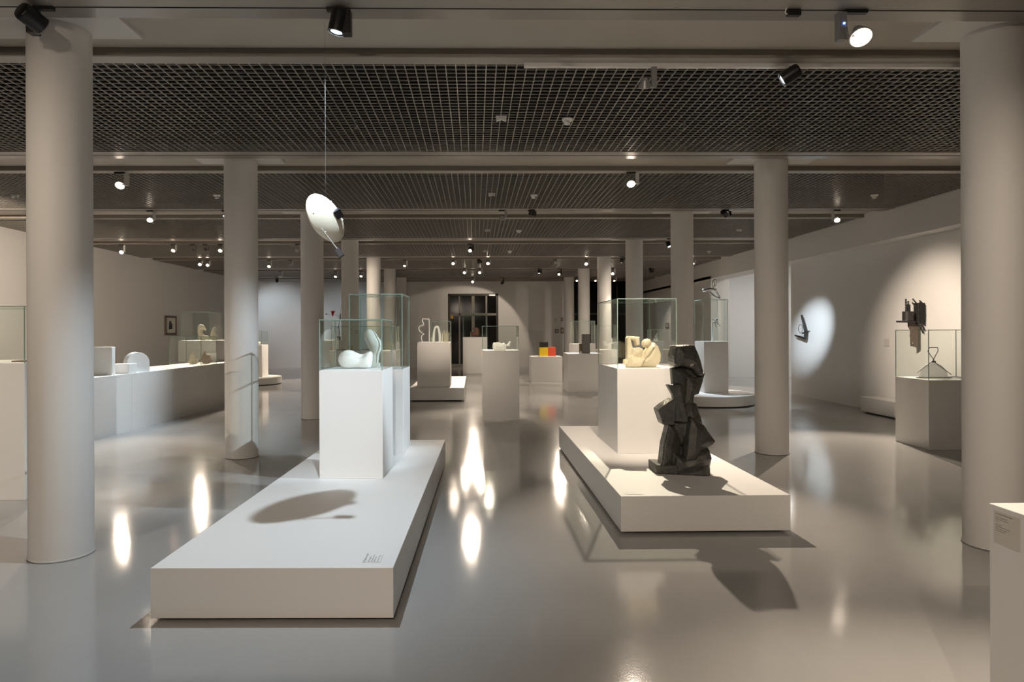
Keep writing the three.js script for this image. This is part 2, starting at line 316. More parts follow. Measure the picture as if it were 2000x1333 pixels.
const P1 = 46, P2 = 56;
for (const a of [
  { at: [-4.744, 3.559, D1], aim: [-4.5, 1.0, 6.6], power: 22, angle: 0.4, size: 1.2, label: 'spotlight with amber lens just right of the nearest left column' },
  { at: [2.122, 3.578, D1], aim: [1.85, 0.5, 6.1], power: 66, angle: 0.37, soft: 0.6, shine: 40, size: 1.1, label: 'bright warm spotlight over the aisle shining on the dark statue' },
  { at: [-5.714, 3.566, B2], aim: [-4.6, 0, 8.6], power: 44, angle: 0.40, shine: 40, label: 'dazzling spotlight between the first two left columns' },
  { kind: 'can', at: [-4.40, 3.62, B2], aim: [-5.8, 0.95, 10.4], color: COOL, power: 32, angle: 0.64, soft: 1, label: 'black spotlight at the left edge of the second left column' },
  { kind: 'grey', at: [0.482, 3.60, B2], aim: [-0.85, 1.5, 15.7], power: 32, angle: 0.22, soft: 0.95, shine: 6, label: 'clear glass spotlight above the central glazed plinth' },
  { kind: 'can', at: [1.0, 3.64, B2], aim: [0.45, 1.3, 12.3], power: 14, angle: 0.3, label: 'black spotlight just right of the aisle centre' },
  { kind: 'can', at: [4.485, 3.64, B2], aim: [7.8, 1.50, 15.25], color: COOL, power: 105, angle: 0.165, soft: 0.8, label: 'black spotlight between third and second right columns aimed at the wall' },
  { at: [6.494, 3.552, B2], aim: [4.9, 0, 8.5], power: 76, angle: 0.40, shine: 40, side: -1, label: 'glowing spotlight close to the right wall' },
  { at: [4.0, 3.58, D1], aim: [7.8, 1.62, 11.2], power: 72, angle: 0.32, soft: 1, label: 'spotlight hidden behind the second right column, lighting the wall relief' },
  { at: [-3.15, 3.58, D1], aim: [0.1, 1.0, 12.9], power: 36, angle: 0.28, soft: 0.8, label: 'spotlight hidden behind the second left column, lighting the aisle plinth' },
  { at: [-4.35, 3.58, D3], aim: [-1.0, 1.0, 24.0], power: 26, angle: 0.4, soft: 0.9, label: 'spotlight hidden behind the third left column' },
  { at: [5.25, 3.58, D3], aim: [4.4, 1.0, 22.0], power: 36, angle: 0.5, soft: 0.9, label: 'spotlight hidden behind the third right column' },
  { at: [-8.627, 3.545, D3], aim: [-7.2, 0, 11.0], power: P1, angle: 0.39, shine: 24, label: 'leftmost lit spotlight of the cluster near the left wall' },
  { at: [-7.374, 3.58, D3], aim: [-7.0, 0.5, 13.0], color: ROSE, power: 14, angle: 0.4, shine: 14, label: 'reddish glowing spotlight over the long white bench' },
  { kind: 'grey', at: [-6.902, 3.567, D3], aim: [-6.9, 0, 17.4], label: 'first of the unlit clear spotlights over the long bench' },
  { kind: 'grey', at: [-6.60, 3.579, D3], aim: [-6.6, 0, 17.4], label: 'second of the unlit clear spotlights over the long bench' },
  { at: [-6.23, 3.578, D3], aim: [-5.8, 0.9, 13.2], power: P2, angle: 0.4, shine: 24, label: 'glowing spotlight touching the left edge of the second left column' },
  { kind: 'can', at: [-0.116, 3.566, D3], aim: [-0.3, 0, 11.2], power: 40, angle: 0.35, shine: 24, label: 'black spotlight hanging topmost in the cluster over the door' },
  { kind: 'can', at: [4.562, 3.545, B3], aim: [5.3, 1.2, 14.6], color: COOL, power: 34, angle: 0.32, label: 'black spotlight at the left edge of the third right column' },
  { at: [-8.247, 3.611, D4], aim: [-6.7, 0, 14.6], power: P1, angle: 0.41, shine: 24, label: 'left one of two close glowing spotlights under the ceiling by the left wall' },
  { at: [-8.018, 3.59, D4], aim: [-6.7, 0, 15.2], power: 30, angle: 0.34, shine: 16, label: 'right one of two close glowing spotlights under the ceiling by the left wall' },
  { at: [-6.186, 3.545, D4], aim: [-6.0, 0.6, 16.5], power: P1, angle: 0.45, shine: 18, label: 'orange glowing spotlight just right of the second left column' },
  { at: [-5.543, 3.574, D4], aim: [-6.6, 1.0, 20.9], power: 34, angle: 0.28, shine: 6, label: 'rosy spotlight between the second and third left columns' },
  { at: [-0.654, 3.62, D4], aim: [-0.6, 0, 14.8], power: 22, angle: 0.36, shine: 16, label: 'glowing spotlight at the left end of the cluster over the door' },
  { at: [0.397, 3.62, D4], aim: [0.4, 0, 14.8], power: 34, angle: 0.36, shine: 24, label: 'glowing spotlight at the right end of the cluster over the door' },
  { kind: 'can', at: [0.119, 3.66, D4], aim: [0.0, 1.2, 24.6], power: 20, angle: 0.22, label: 'dark spotlight facing away in the middle of the cluster over the door' },
  { at: [2.427, 3.62, D4], aim: [2.3, 0.5, 20.6], power: 26, angle: 0.4, shine: 8, label: 'pinkish spotlight above the plinth with coloured cubes' },
  { at: [3.375, 3.60, D4], aim: [2.7, 0, 14.6], power: P2, angle: 0.36, shine: 30, label: 'dazzling spotlight at the head of the sixth right column' },
  { kind: 'can', at: [4.249, 3.553, B4], aim: [3.9, 1, 19.4], power: 16, angle: 0.3, label: 'black spotlight between the fourth and fifth right columns' },
  { at: [6.62, 3.60, D4], aim: [6.0, 0, 17.5], power: P1, angle: 0.5, shine: 24, label: 'glowing spotlight peeping past the third right column' },
  { at: [-2.119, 3.551, D4], aim: [-2.3, 0.8, 18.4], power: 16, angle: 0.5, shine: 4, label: 'pale spotlight right of the sixth left column' },
  { at: [-6.928, 3.538, D5], aim: [-7.5, 0.8, 29], color: ROSE, power: 5, angle: 0.4, shine: 8, label: 'small red glowing spotlight before the curved end wall' },
  { at: [-4.968, 3.533, D5], aim: [-5.2, 0.4, 21], power: P1, angle: 0.5, shine: 20, label: 'glowing spotlight between the third and fourth left columns' },
  { at: [-4.059, 3.549, D5], aim: [-4.0, 0.4, 21], power: 16, angle: 0.5, shine: 16, label: 'glowing spotlight touching the right edge of the fourth left column' },
  { at: [-0.359, 3.589, B5], aim: [-0.4, 0, 17.2], power: 26, angle: 0.36, shine: 24, label: 'left one of the paired glowing spotlights right above the door' },
  { at: [0.169, 3.588, B5], aim: [0.3, 0, 17.2], power: 36, angle: 0.36, shine: 24, label: 'right one of the paired glowing spotlights right above the door' },
  { kind: 'can', at: [2.216, 3.565, B5], aim: [2.2, 0.2, 22.4], power: 14, angle: 0.5, shine: 10, label: 'black down-facing spotlight above the blank end wall' },
  { kind: 'can', at: [2.905, 3.528, B5], aim: [2.4, 0, 16.8], power: 50, angle: 0.37, shine: 24, label: 'black spotlight just left of the seventh right column' },
  { at: [4.765, 3.541, B5], aim: [3.8, 0, 17.2], power: P2, angle: 0.36, shine: 36, label: 'dazzling spotlight right of the fifth right column' },
  { kind: 'can', at: [6.097, 3.60, B5], aim: [7.45, 1.4, 25], power: 20, angle: 0.4, label: 'small black spotlight between the third and fourth right columns' },
  { at: [-0.091, 3.541, B6], aim: [-0.1, 0, 20.1], power: 70, angle: 0.37, shine: 40, label: 'lowest and brightest starry spotlight of the cluster over the door' },
  { at: [4.093, 3.571, B6], aim: [4.0, 0, 24.4], power: 12, angle: 0.5, shine: 16, label: 'glowing spotlight between the seventh and sixth right columns' },
  { at: [4.833, 3.569, B6], aim: [4.8, 0, 24.4], color: ROSE, power: 10, angle: 0.5, shine: 14, label: 'rosy spotlight between the sixth and fifth right columns' },
  { at: [5.595, 3.567, B6], aim: [5.5, 0, 24.4], color: ROSE, power: 10, angle: 0.5, shine: 14, label: 'rosy spotlight right of the fifth right column, far back' },
  { kind: 'can', at: [1.075, 3.47, B6], aim: [-0.1, 1.42, 28.46], power: 6.5, angle: 0.81, soft: 0.08, shine: 6, label: 'black spotlight tilted left before the end wall' },
]) lamp({ ...a, track: a.at[2] });
// lamps of the same kind on the tracks above and behind the viewer, out of the frame
for (const [x, d, ax, ay, ad, p, angle, label, color = WARM] of [
  [-3.9, 1.6, -3.0, 1.3, 4.85, 12, 0.7, 'spotlight above and left of the viewer, out of the frame'],
  [-0.5, 1.6, -1.1, 0.9, 5.9, 13, 0.19, 'spotlight straight above the viewer, out of the frame', COOL],
  [3.0, 1.6, 3.9, 1.4, 4.85, 7, 0.55, 'spotlight above and right of the viewer, out of the frame'],
  [-0.3, -2.1, 1.9, 0.5, 4.6, 25, 0.6, 'spotlight behind the viewer on the right, out of the frame'],
  [-1.6, -2.1, -0.7, 0.5, 5.0, 15, 0.8, 'spotlight behind the viewer on the left, out of the frame'],
  [-7.4, 8.1, -9.5, 1.9, 15.5, 120, 0.42, 'spotlight off the left picture edge, third track'],
  [-7.4, 4.42, -5.2, 0.8, 7.0, 30, 0.5, 'spotlight off the left picture edge, second track']])
  lamp({ at: [x, 3.57, d], track: d, aim: [ax, ay, ad], power: p, angle, soft: 0.8, label, color });
// cool floods washing the curved end wall, and the side room's own ceiling panel
for (const [x, d, ax, p] of [[-7.9, 26.7, -8.6, 8.5], [-5.2, 26.7, -5.6, 7.5]]) lamp({ kind: 'can', at: [x, 3.58, d], track: B6, aim: [ax, 1.3, 30], color: COOL, power: p, angle: 0.75, soft: 0.8, shine: 6, label: x < -6 ? 'black flood at the far left before the curved wall' : 'black flood behind the third left column before the curved wall' });
{
  const t = thing('ceiling_panel_light', 'flat glowing panel on the side room ceiling, out of view', 'lamp', [9.8, 3.8, 19.4]);
  part('frame', moved(box(1.24, 0.04, 1.24), 0, -0.02, 0), M.whitePlastic, t); part('diffuser', moved(box(1.16, 0.006, 1.16), 0, -0.043, 0), glow(NEUTRAL, 4), t);
  const r = new THREE.RectAreaLight(NEUTRAL, 9.5 * GAIN, 1.16, 1.16); r.position.set(0, -0.05, 0); r.rotation.x = -Math.PI / 2; t.add(r);
}

// ---------------------------------------------------------------- detectors on the grid
const bays = ['nearest', 'second', 'third', 'fourth'];
for (let k = 0; k < 4; k++) {
  const d = 6.71 + k * SPAN + (k ? 0.08 : 0);
  const det = (x, dd, who) => { const t = thing('smoke_detector', `white round smoke detector ${who}`, 'smoke detector', [x, LOW + 0.006, dd], 0, 'smoke detectors');
    part('base', new THREE.LatheGeometry([[0, 0], [0.056, 0], [0.056, -0.012], [0.048, -0.03], [0, -0.03]].map((p) => new THREE.Vector2(...p)), 28), M.whitePlastic, t);
    part('chamber', new THREE.LatheGeometry([[0, -0.03], [0.02, -0.03], [0.03, -0.044], [0.03, -0.058], [0.024, -0.064], [0, -0.064]].map((p) => new THREE.Vector2(...p)), 24), M.whitePlastic, t); };
  det(0.94, d, `over the aisle on the ${bays[k]} grid bay`);
  if (k === 1) { det(-4.03, 10.48, 'left of the second left column'); det(6.37, 10.5, 'close to the right wall'); }
  if (k === 3) det(6.39, 18.05, 'beside the fourth right column');
  const s = new THREE.Shape([[-0.05, 0], [0.05, 0], [0.045, -0.042], [0.0, -0.026], [-0.045, -0.042]].map((p) => new THREE.Vector2(...p)));
  const sensor = (x, dd, who) => solo('motion_sensor', new THREE.ExtrudeGeometry(s, { depth: 0.035, bevelEnabled: true, bevelSize: 0.004, bevelThickness: 0.004, bevelSegments: 2 }), M.whitePlastic, [x, LOW + 0.004, dd], `small white notched sensor ${who}`, 'sensor', 'ceiling sensors');
  sensor(0.27, 6.68 + k * SPAN + (k ? 0.03 : 0), `left of the smoke detector on the ${bays[k]} grid bay`);
  if (k === 1) sensor(-7.15, 10.5, 'far left beyond the nearest column'); if (k === 2) sensor(5.66, 14.17, 'right of the third right column');
  for (const x of k === 1 ? [-1.22, 2.18, 7.07] : [-1.22, 2.18]) {
    const t = thing('sprinkler', `tiny metal sprinkler on the ${bays[k]} grid bay, ${x < 0 ? 'left of the aisle' : x > 5 ? 'by the right wall' : 'right of the aisle'}`, 'sprinkler', [x, LOW, 6.86 + k * SPAN], 0, 'sprinkler heads');
    part('pipe', rods([[[0, 0.03, 0], [0, -0.02, 0], 0.012]]), M.greyMetal, t); part('yoke', rods([[[-0.011, -0.02, 0], [0, -0.05, 0], 0.003], [[0.011, -0.02, 0], [0, -0.05, 0], 0.003]]), M.greyMetal, t); part('deflector', new THREE.CylinderGeometry(0.016, 0.016, 0.003, 14), M.greyMetal, t, 0, -0.052, 0);
  }
}

// ---------------------------------------------------------------- plinths, cases
function plinth(name, label, [x, y, d], [w, h, t], turn = 0, { gap = 0, mat = M.paint, group } = {}) {   // x, d: centre
  const o = thing(name, label, name.includes('platform') ? 'platform' : 'plinth', [x, y, d], turn, group);
  part('body', rbox(w, h - gap, t, 0.004), mat, o, 0, gap + (h - gap) / 2, 0);
  if (gap) part('recessed_base', box(w - 0.12, gap, t - 0.12), M.gap, o, 0, gap / 2, 0);
  return o;
}
function glassCase(label, [x, y, d], [w, h, t], turn = 0, top = true) {
  const o = thing('glass_case', label, 'display case', [x, y, d], turn, 'glass display cases'), g = 0.008;
  part('pane', box(w - 2 * g, h - g, g), M.glass, o, 0, (h - g) / 2, t / 2 - g / 2); part('pane', box(w - 2 * g, h - g, g), M.glass, o, 0, (h - g) / 2, -t / 2 + g / 2);
  for (const s of [-1, 1]) part('pane', box(g, h - g, t - 2 * g), M.glass, o, s * (w / 2 - g / 2), (h - g) / 2, 0);
  if (top) part('top_pane', box(w - 2 * g, g, t - 2 * g), M.glass, o, 0, h - g / 2, 0);
  for (const sx of [-1, 1]) for (const sz of [-1, 1]) part('edge', box(g, h, g), M.glassEdge, o, sx * (w / 2 - g / 2), h / 2, sz * (t / 2 - g / 2));
  for (const s of [-1, 1]) { part('edge', box(w - 2 * g, g, g), M.glassEdge, o, 0, h - g / 2, s * (t / 2 - g / 2)); part('edge', box(g, g, t - 2 * g), M.glassEdge, o, s * (w / 2 - g / 2), h - g / 2, 0); }
  return o;
}
// print on a small card or vinyl: lines of small unreadable type
function printTexture(w, h, lines, paperColor, ink) {
  const c = document.createElement('canvas'); c.width = w; c.height = h; const k = c.getContext('2d'); k.fillStyle = paperColor; k.fillRect(0, 0, w, h); k.fillStyle = ink;
  for (const [x0, y, len, size, weight] of lines) { let x = x0; k.globalAlpha = weight; while (x < x0 + len) { const word = size * (1.2 + rnd() * 3.4), l = Math.min(word, x0 + len - x); for (let p = x; p < x + l; p += size * 0.5) k.fillRect(p, y + (rnd() < 0.25 ? -size * 0.25 : 0), size * 0.3, size * (0.6 + 0.2 * rnd())); x += l + size * 0.5; } }
  k.globalAlpha = 1; const t = new THREE.CanvasTexture(c); t.colorSpace = THREE.SRGBColorSpace; return t;
}

// left platform with two cased plinths
const TL = -0.022;                                    // the left platform stands turned a little
const LP = [-1.075, 5.81], onLP = (u, v) => [LP[0] + u * Math.cos(TL) - v * Math.sin(TL), LP[1] + u * Math.sin(TL) + v * Math.cos(TL)];
plinth('platform', 'long low white platform on the left, under the hanging disc', [LP[0], 0, LP[1]], [1.337, 0.30, 4.27], TL, { gap: 0.022 });
{
  const [x, d] = onLP(0.53, -1.98);
  const m = new THREE.MeshStandardMaterial({ map: printTexture(256, 256, [[16, 20, 220, 34, 0.8], [16, 84, 150, 26, 0.7], [16, 124, 190, 26, 0.7], [16, 164, 130, 26, 0.7], [16, 212, 170, 24, 0.6]], '#e7e6e4', '#3c3a37'), roughness: 0.6 });
  const g = new THREE.PlaneGeometry(0.15, 0.10); g.rotateX(-Math.PI / 2); g.rotateY(Math.PI / 2);
  const o = solo('caption_card', g, m, [x, 0.3025, d], 'small caption printed at the near right corner of the left platform', 'caption'); o.rotation.y = TL;
}
{
  const [x, d] = onLP(-0.02, 0.36);
  plinth('plinth', 'white plinth on the left platform, front one, carrying the reclining white form', [x, 0.30, d], [0.56, 0.953, 0.60], TL);
  glassCase('glass case over the reclining white form on the left platform', [x, 1.253, d], [0.555, 0.45, 0.60], TL);
  // reclining smooth white form
  const f = cut(join(0.06, ell(-0.085, 0.080, 0, 0.082, 0.078, 0.085), cap([-0.06, 0.055, 0.0], [0.10, 0.04, 0.02], 0.055, 0.038), cap([-0.06, 0.10, -0.01], [0.05, 0.085, -0.03], 0.045, 0.03), ell(0.105, 0.078, -0.015, 0.040, 0.078, 0.05, -0.35)), ell(0.055, 0.118, 0.05, 0.05, 0.026, 0.05, 0.25));
  solo('reclining_sculpture', mesh(f, [-0.19, -0.03, -0.12], [0.18, 0.19, 0.12], 0.006), M.plaster, [x - 0.015, 1.2585, d + 0.02], 'smooth white reclining form lying in the front left glass case', 'sculpture');
}
{
  const [x, d] = onLP(0.02, 1.42);
  plinth('plinth', 'white plinth standing second on the left platform, mostly hidden', [x, 0.30, d], [0.56, 0.90, 0.60], TL);
  glassCase('tall glass case over the upright white form on the left platform', [x, 1.20, d], [0.555, 0.785, 0.60], TL);
  const t = thing('upright_sculpture', 'upright white swelling form on a small square base in the rear left case', 'sculpture', [x - 0.06, 1.20, d - 0.12], TL);
  const f = join(0.07, ell(-0.035, 0.345, 0, 0.062, 0.075, 0.06, 0.25), ell(0.015, 0.265, 0.0, 0.058, 0.075, 0.055, 0.5), cap([0.025, 0.24, 0], [0.005, 0.045, 0], 0.05, 0.026), cap([0.005, 0.1, 0], [0.005, 0.03, 0], 0.028, 0.03));
  part('form', mesh(f, [-0.14, 0.04, -0.1], [0.14, 0.45, 0.1], 0.007), M.plaster, t); part('base', rbox(0.13, 0.06, 0.13), M.plaster, t, 0, 0.03, 0);
}
// right platform, dark statue, cased stone figure
plinth('platform', 'low white platform on the right, carrying the dark statue', [1.80, 0, 7.085], [1.335, 0.30, 3.82], 0, { gap: 0.022 });
{
  const m = new THREE.MeshStandardMaterial({ map: printTexture(256, 128, [[20, 20, 150, 18, 0.3], [20, 55, 200, 13, 0.26], [20, 82, 120, 13, 0.26]], '#e7e6e4', '#77736c'), roughness: 0.6 });
  const g = new THREE.PlaneGeometry(0.14, 0.09); g.rotateX(-Math.PI / 2); solo('caption_card', g, m, [1.25, 0.3025, 5.27], 'faint caption printed at the near left corner of the right platform', 'caption');
}
plinth('plinth', 'deep white plinth on the right platform behind the dark statue', [1.805, 0.30, 7.505], [0.632, 0.895, 1.10]);
glassCase('large glass case over the crouching stone figure', [1.805, 1.195, 7.505], [0.628, 0.735, 1.095]);
{
  const c = (x, y) => [(x - 1700) * 0.000854, (1110 - y) * 0.000854], p = (l) => l.map(([x, y]) => c(x, y));
  const f = cut(join(0.014,
    slab(p([[1480, 1110], [1490, 1000], [1540, 960], [1650, 1000], [1700, 930], [1760, 860], [1830, 800], [1885, 860], [1918, 960], [1905, 1040], [1850, 1110]]), -0.10, 0.09, 0.03),
    slab(p([[1480, 1110], [1530, 1010], [1640, 990], [1700, 1010], [1640, 1110]]), -0.02, 0.13, 0.02, 0.2),
    slab(p([[1690, 1010], [1700, 920], [1790, 840], [1830, 850], [1760, 960]]), 0.0, 0.115, 0.02),
    ell(...c(1735, 810), 0.02, 0.055, 0.048, 0.06, 0.5),
    slab(p([[1488, 1010], [1484, 745], [1505, 718], [1640, 730], [1645, 830], [1602, 845], [1585, 775], [1535, 765], [1560, 870], [1550, 1010]]), -0.07, 0.06, 0.012, 0.25),
    slab(p([[1545, 980], [1550, 880], [1640, 860], [1690, 890], [1660, 990]]), -0.06, 0.075, 0.014),
    slab(p([[1445, 1015], [1500, 1015], [1500, 1080], [1445, 1078]]), -0.04, 0.06, 0.006)), ell(...c(1690, 950), 0.12, 0.014, 0.05, 0.03, -0.7));
  solo('stone_figure', mesh(f, [-0.25, -0.02, -0.16], [0.22, 0.36, 0.18], 0.0065), M.stone, [1.83, 1.198, 7.22], 'crouching beige stone figure in the large right glass case', 'sculpture');
}
{
  const c = (x, y) => [(x - 822) * 0.001044, (1253 - y) * 0.001044], p = (l) => l.map(([x, y]) => c(x, y));
  const body = join(0.012,
    slab(p([[573, 1175], [1000, 1175], [1000, 1251], [573, 1251]]), -0.16, 0.12, 0.006, 0.28, 0, 0),
    slab(p([[690, 840], [800, 830], [810, 1200], [612, 1180], [640, 1000]]), -0.13, 0.07, 0.018, -0.3, -0.08),
    slab(p([[730, 1078], [790, 1105], [850, 1060], [930, 1045], [1010, 1030], [1036, 1110], [1008, 1250], [722, 1250]]), -0.17, 0.19, 0.04, 0.05, 0.1, 0.6),
    slab(p([[850, 757], [890, 775], [940, 800], [985, 835], [1012, 880], [1086, 975], [1040, 1012], [955, 1045], [880, 1112], [790, 1112], [815, 960]]), -0.08, 0.165, 0.014, -0.40, -0.12, 0.5),
    slab(p([[820, 655], [880, 630], [940, 655], [975, 760], [1005, 870], [960, 1010], [800, 1010], [700, 850], [740, 760]]), -0.15, 0.075, 0.03, 0.1, 0, 0.7),
    slab(p([[597, 705], [640, 660], [715, 603], [735, 700], [728, 832], [640, 833]]), -0.12, 0.095, 0.010, 0.45, 0.15),
    slab(p([[665, 482], [770, 476], [780, 600], [817, 780], [800, 797], [722, 790], [722, 600]]), 0.02, 0.175, 0.012, 0.5, -0.05, 0.5),
    slab(p([[725, 345], [800, 335], [855, 385], [835, 665], [740, 645], [735, 480]]), -0.14, 0.105, 0.03, 0.2, 0, 0.8),
    slab(p([[830, 385], [930, 430], [990, 408], [1031, 378], [1000, 480], [965, 572], [920, 582], [912, 648], [830, 655]]), -0.16, 0.045, 0.012, -0.35, 0, 0.5),
    slab(p([[760, 300], [960, 300], [985, 400], [960, 440], [800, 400]]), -0.15, -0.01, 0.02));
  const head = join(0.01, slab(p([[735, 150], [890, 142], [925, 200], [960, 280], [985, 370], [988, 408], [940, 408], [878, 345], [800, 322], [738, 328], [712, 295], [708, 230], [725, 170]]), -0.16, 0.16, 0.018, -0.25, 0.1, 0.7),
    slab(p([[735, 150], [890, 142], [905, 180], [740, 200]]), -0.12, 0.14, 0.01));
  const [ex, ey] = c(905, 318), eye = (x, y, z) => { const a = x - ex + 0.313 * z, b = y - ey - 0.053 * z; return (Math.hypot((a * 0.97 + b * 0.25) / 0.024, (-a * 0.25 + b * 0.97) / 0.0125) - 1) * 0.0125; };
  const t = thing('bronze_statue', 'dark bronze faceted figure standing on the right platform', 'statue', [1.885, 0.30, 6.02]);
  const bz = M.bronze; bz.map = rep(castTone, 2.2); bz.roughnessMap = rep(castTone, 3.1); bz.bumpMap = rep(fineBump, 6); bz.bumpScale = 0.0025;
  part('figure', mesh((x, y, z) => Math.max(Math.min(body(x, y, z), head(x, y, z)), -eye(x, y, z)), [-0.30, -0.02, -0.28], [0.32, 1.20, 0.28], 0.0070), bz, t, 0, 0.002, 0);
}
// hanging disc
{
  const t = thing('hanging_disc', 'white dish-shaped mobile hanging over the left platform', 'mobile', [-1.03, LOW, 4.62]);
  const c = V(0, -1.355, 0), nrm = V(0.824, 0.33, 0.46).normalize();
  const half = [[0, 0.064], [0.045, 0.061], [0.09, 0.052], [0.13, 0.037], [0.16, 0.019], [0.176, 0.006], [0.182, 0.0]], prof = [...half, ...half.slice(0, -1).reverse().map(([r, h]) => [r, -h])].reverse().map((p) => new THREE.Vector2(...p));
  const dish = part('dish', new THREE.LatheGeometry(prof, 72), M.dish, t); dish.position.copy(c); dish.quaternion.setFromUnitVectors(V(0, 1, 0), nrm);
  for (let i = 0; i < 6; i++) { const a = i * 1.047; part('rivet', new THREE.SphereGeometry(0.0045, 10, 8), M.whitePlastic, dish, 0.148 * Math.cos(a), 0.0265, 0.148 * Math.sin(a)); }
  // tilt frame on the dish: "up" along its long visible axis
  const cube = part('block', box(0.052, 0.058, 0.05), M.navy, t); cube.position.copy(c).add(V(0.080, 0.031, -0.018)); cube.rotation.set(0.3, 0.5, 0.45);
  part('rod', rods([[[0.001, -1.448, 0.122], [0.101, -1.583, 0.094], 0.0035]]), M.paleMetal, t);
  const w = part('weight', rbox(0.036, 0.062, 0.036, 0.004), M.navy, t, 0.113, -1.608, 0.092); w.rotation.z = 0.62;
  part('thread', rods([[[0.0, 0, 0], [0.0, -1.25, 0], 0.0009]]), M.wire, t);
}

// ---------------------------------------------------------------- left side
plinth('plinth', 'tall grey-white plinth at the left picture edge, cut by the frame', [-4.70, 0, 6.79], [0.82, 1.306, 0.75]);
glassCase('glass case on the plinth at the left picture edge', [-4.70, 1.306, 6.79], [0.815, 0.545, 0.745]);
{
  const t = thing('wood_construction', 'small construction of dark and orange wooden boards in the leftmost case', 'sculpture', [-4.44, 1.306, 6.72]);
  part('base', box(0.26, 0.014, 0.16), M.brown, t, 0, 0.007, 0); part('dark_board', box(0.030, 0.165, 0.05), M.brown, t, 0.03, 0.096, 0.03); part('orange_board', box(0.035, 0.205, 0.02), M.wood, t, 0.065, 0.116, -0.02); part('ball', new THREE.SphereGeometry(0.022, 20, 14), M.brown, t, 0.085, 0.034, 0.03);
  part('cord', tube([[0.08, 0.13, 0], [0.11, 0.08, 0.01], [0.105, 0.03, 0.02]], 0.003), M.brown, t);
}
{ // long bench along the left: joined panels
  const t = thing('long_bench', 'long chest-high white display bench in front of the left wall', 'bench', [-5.5, 0, 12.2], -0.056);
  const n = 6, L = 7.8;
  for (let i = 0; i < n; i++) part('front_panel', box(0.018, 0.895, L / n - 0.004), M.paint, t, -0.009, 0.4475, -L / 2 + (i + 0.5) * L / n);
  part('carcass', box(0.80, 0.88, L - 0.02), M.paint, t, -0.42, 0.44, 0); part('top', rbox(0.83, 0.03, L, 0.003), M.paint, t, -0.415, 0.91, 0);
  for (const s of [-1, 1]) part('end_panel', box(0.8, 0.89, 0.018), M.paint, t, -0.41, 0.445, s * (L / 2 - 0.009));
}
const BT = 0.925;
solo('upright_slab', rbox(0.30, 0.44, 0.10, 0.006), M.plaster, [-5.80, BT + 0.22, 10.50], 'upright white slab standing on the left bench', 'sculpture');
solo('white_block', rbox(0.30, 0.155, 0.26, 0.004), M.plaster, [-5.745, BT + 0.0775, 10.97], 'low white block on the left bench beside the arch', 'sculpture');
{
  const s = new THREE.Shape(); s.moveTo(-0.17, 0); s.lineTo(0.17, 0); s.lineTo(0.17, 0.15); s.absarc(0, 0.15, 0.17, 0, Math.PI); s.lineTo(-0.17, 0);
  const g = new THREE.ExtrudeGeometry(s, { depth: 0.22, bevelEnabled: true, bevelSize: 0.004, bevelThickness: 0.004, bevelSegments: 2, curveSegments: 28 }); g.translate(0, 0.004, -0.11);
  const o = solo('white_arch', g, M.plaster, [-5.76, BT, 11.42], 'white half-round arch block on the left bench', 'sculpture'); o.rotation.y = 0.75;
}
{ const f = join(0.03, ell(0, 0.06, 0, 0.07, 0.06, 0.05), ell(0.05, 0.10, 0, 0.03, 0.035, 0.03), ell(-0.07, 0.10, 0, 0.05, 0.05, 0.04)); solo('white_pebble_form', mesh(f, [-0.16, -0.02, -0.1], [0.14, 0.18, 0.1], 0.008), M.plaster, [-5.92, BT, 9.98], 'small rounded white form at the near end of the left bench', 'sculpture'); }
glassCase('low glass case on the far half of the left bench', [-5.86, BT, 13.95], [0.66, 0.575, 0.70], -0.056);
{ const f = join(0.03, ell(0, 0.05, 0, 0.10, 0.05, 0.07), ell(-0.02, 0.14, 0, 0.05, 0.07, 0.05), ell(-0.01, 0.22, 0, 0.028, 0.03, 0.028), cap([0.02, 0.08, 0.03], [0.11, 0.10, 0.03], 0.022, 0.016)); solo('small_figure', mesh(f, [-0.15, -0.02, -0.1], [0.17, 0.29, 0.1], 0.009), M.cream, [-5.84, BT, 13.9], 'small pale seated figure in the low case on the bench', 'sculpture'); }
{ const f = join(0.03, ell(0, 0.07, 0, 0.12, 0.07, 0.08), ell(-0.03, 0.15, 0, 0.05, 0.07, 0.05), ell(0.05, 0.13, 0, 0.04, 0.06, 0.05), cap([-0.05, 0.17, 0], [-0.02, 0.25, 0], 0.02, 0.012)); solo('small_figure', mesh(f, [-0.16, -0.02, -0.12], [0.16, 0.29, 0.12], 0.009), M.clay, [-5.66, BT, 14.1], 'small brown clay group in the low case on the bench', 'sculpture'); }
plinth('plinth', 'white block on the left bench under the upper glass case', [-6.15, BT, 15.35], [0.86, 0.475, 0.90], -0.056);
glassCase('upper glass case on the white block of the left bench', [-6.23, BT + 0.475, 15.35], [0.66, 0.64, 0.70], -0.056);
{ const f = join(0.04, ell(0.03, 0.06, 0, 0.14, 0.06, 0.09), ell(-0.05, 0.18, 0, 0.055, 0.11, 0.06, 0.2), ell(-0.03, 0.30, 0, 0.07, 0.065, 0.06), cap([0.0, 0.30, 0], [0.08, 0.24, 0.02], 0.03, 0.02)); solo('pale_bust', mesh(f, [-0.2, -0.02, -0.13], [0.22, 0.40, 0.13], 0.01), M.cream, [-6.22, BT + 0.475, 15.3], 'pale curled bust in the upper case on the bench', 'sculpture'); }
{ const f = join(0.04, ell(0, 0.06, 0, 0.09, 0.06, 0.07), ell(0, 0.15, 0, 0.06, 0.08, 0.05), ell(0.01, 0.26, 0, 0.035, 0.04, 0.035)); solo('small_figure', mesh(f, [-0.11, -0.02, -0.1], [0.11, 0.32, 0.1], 0.01), M.cream, [-6.03, BT + 0.475, 15.45], 'small cream figure at the right of the upper bench case', 'sculpture'); }
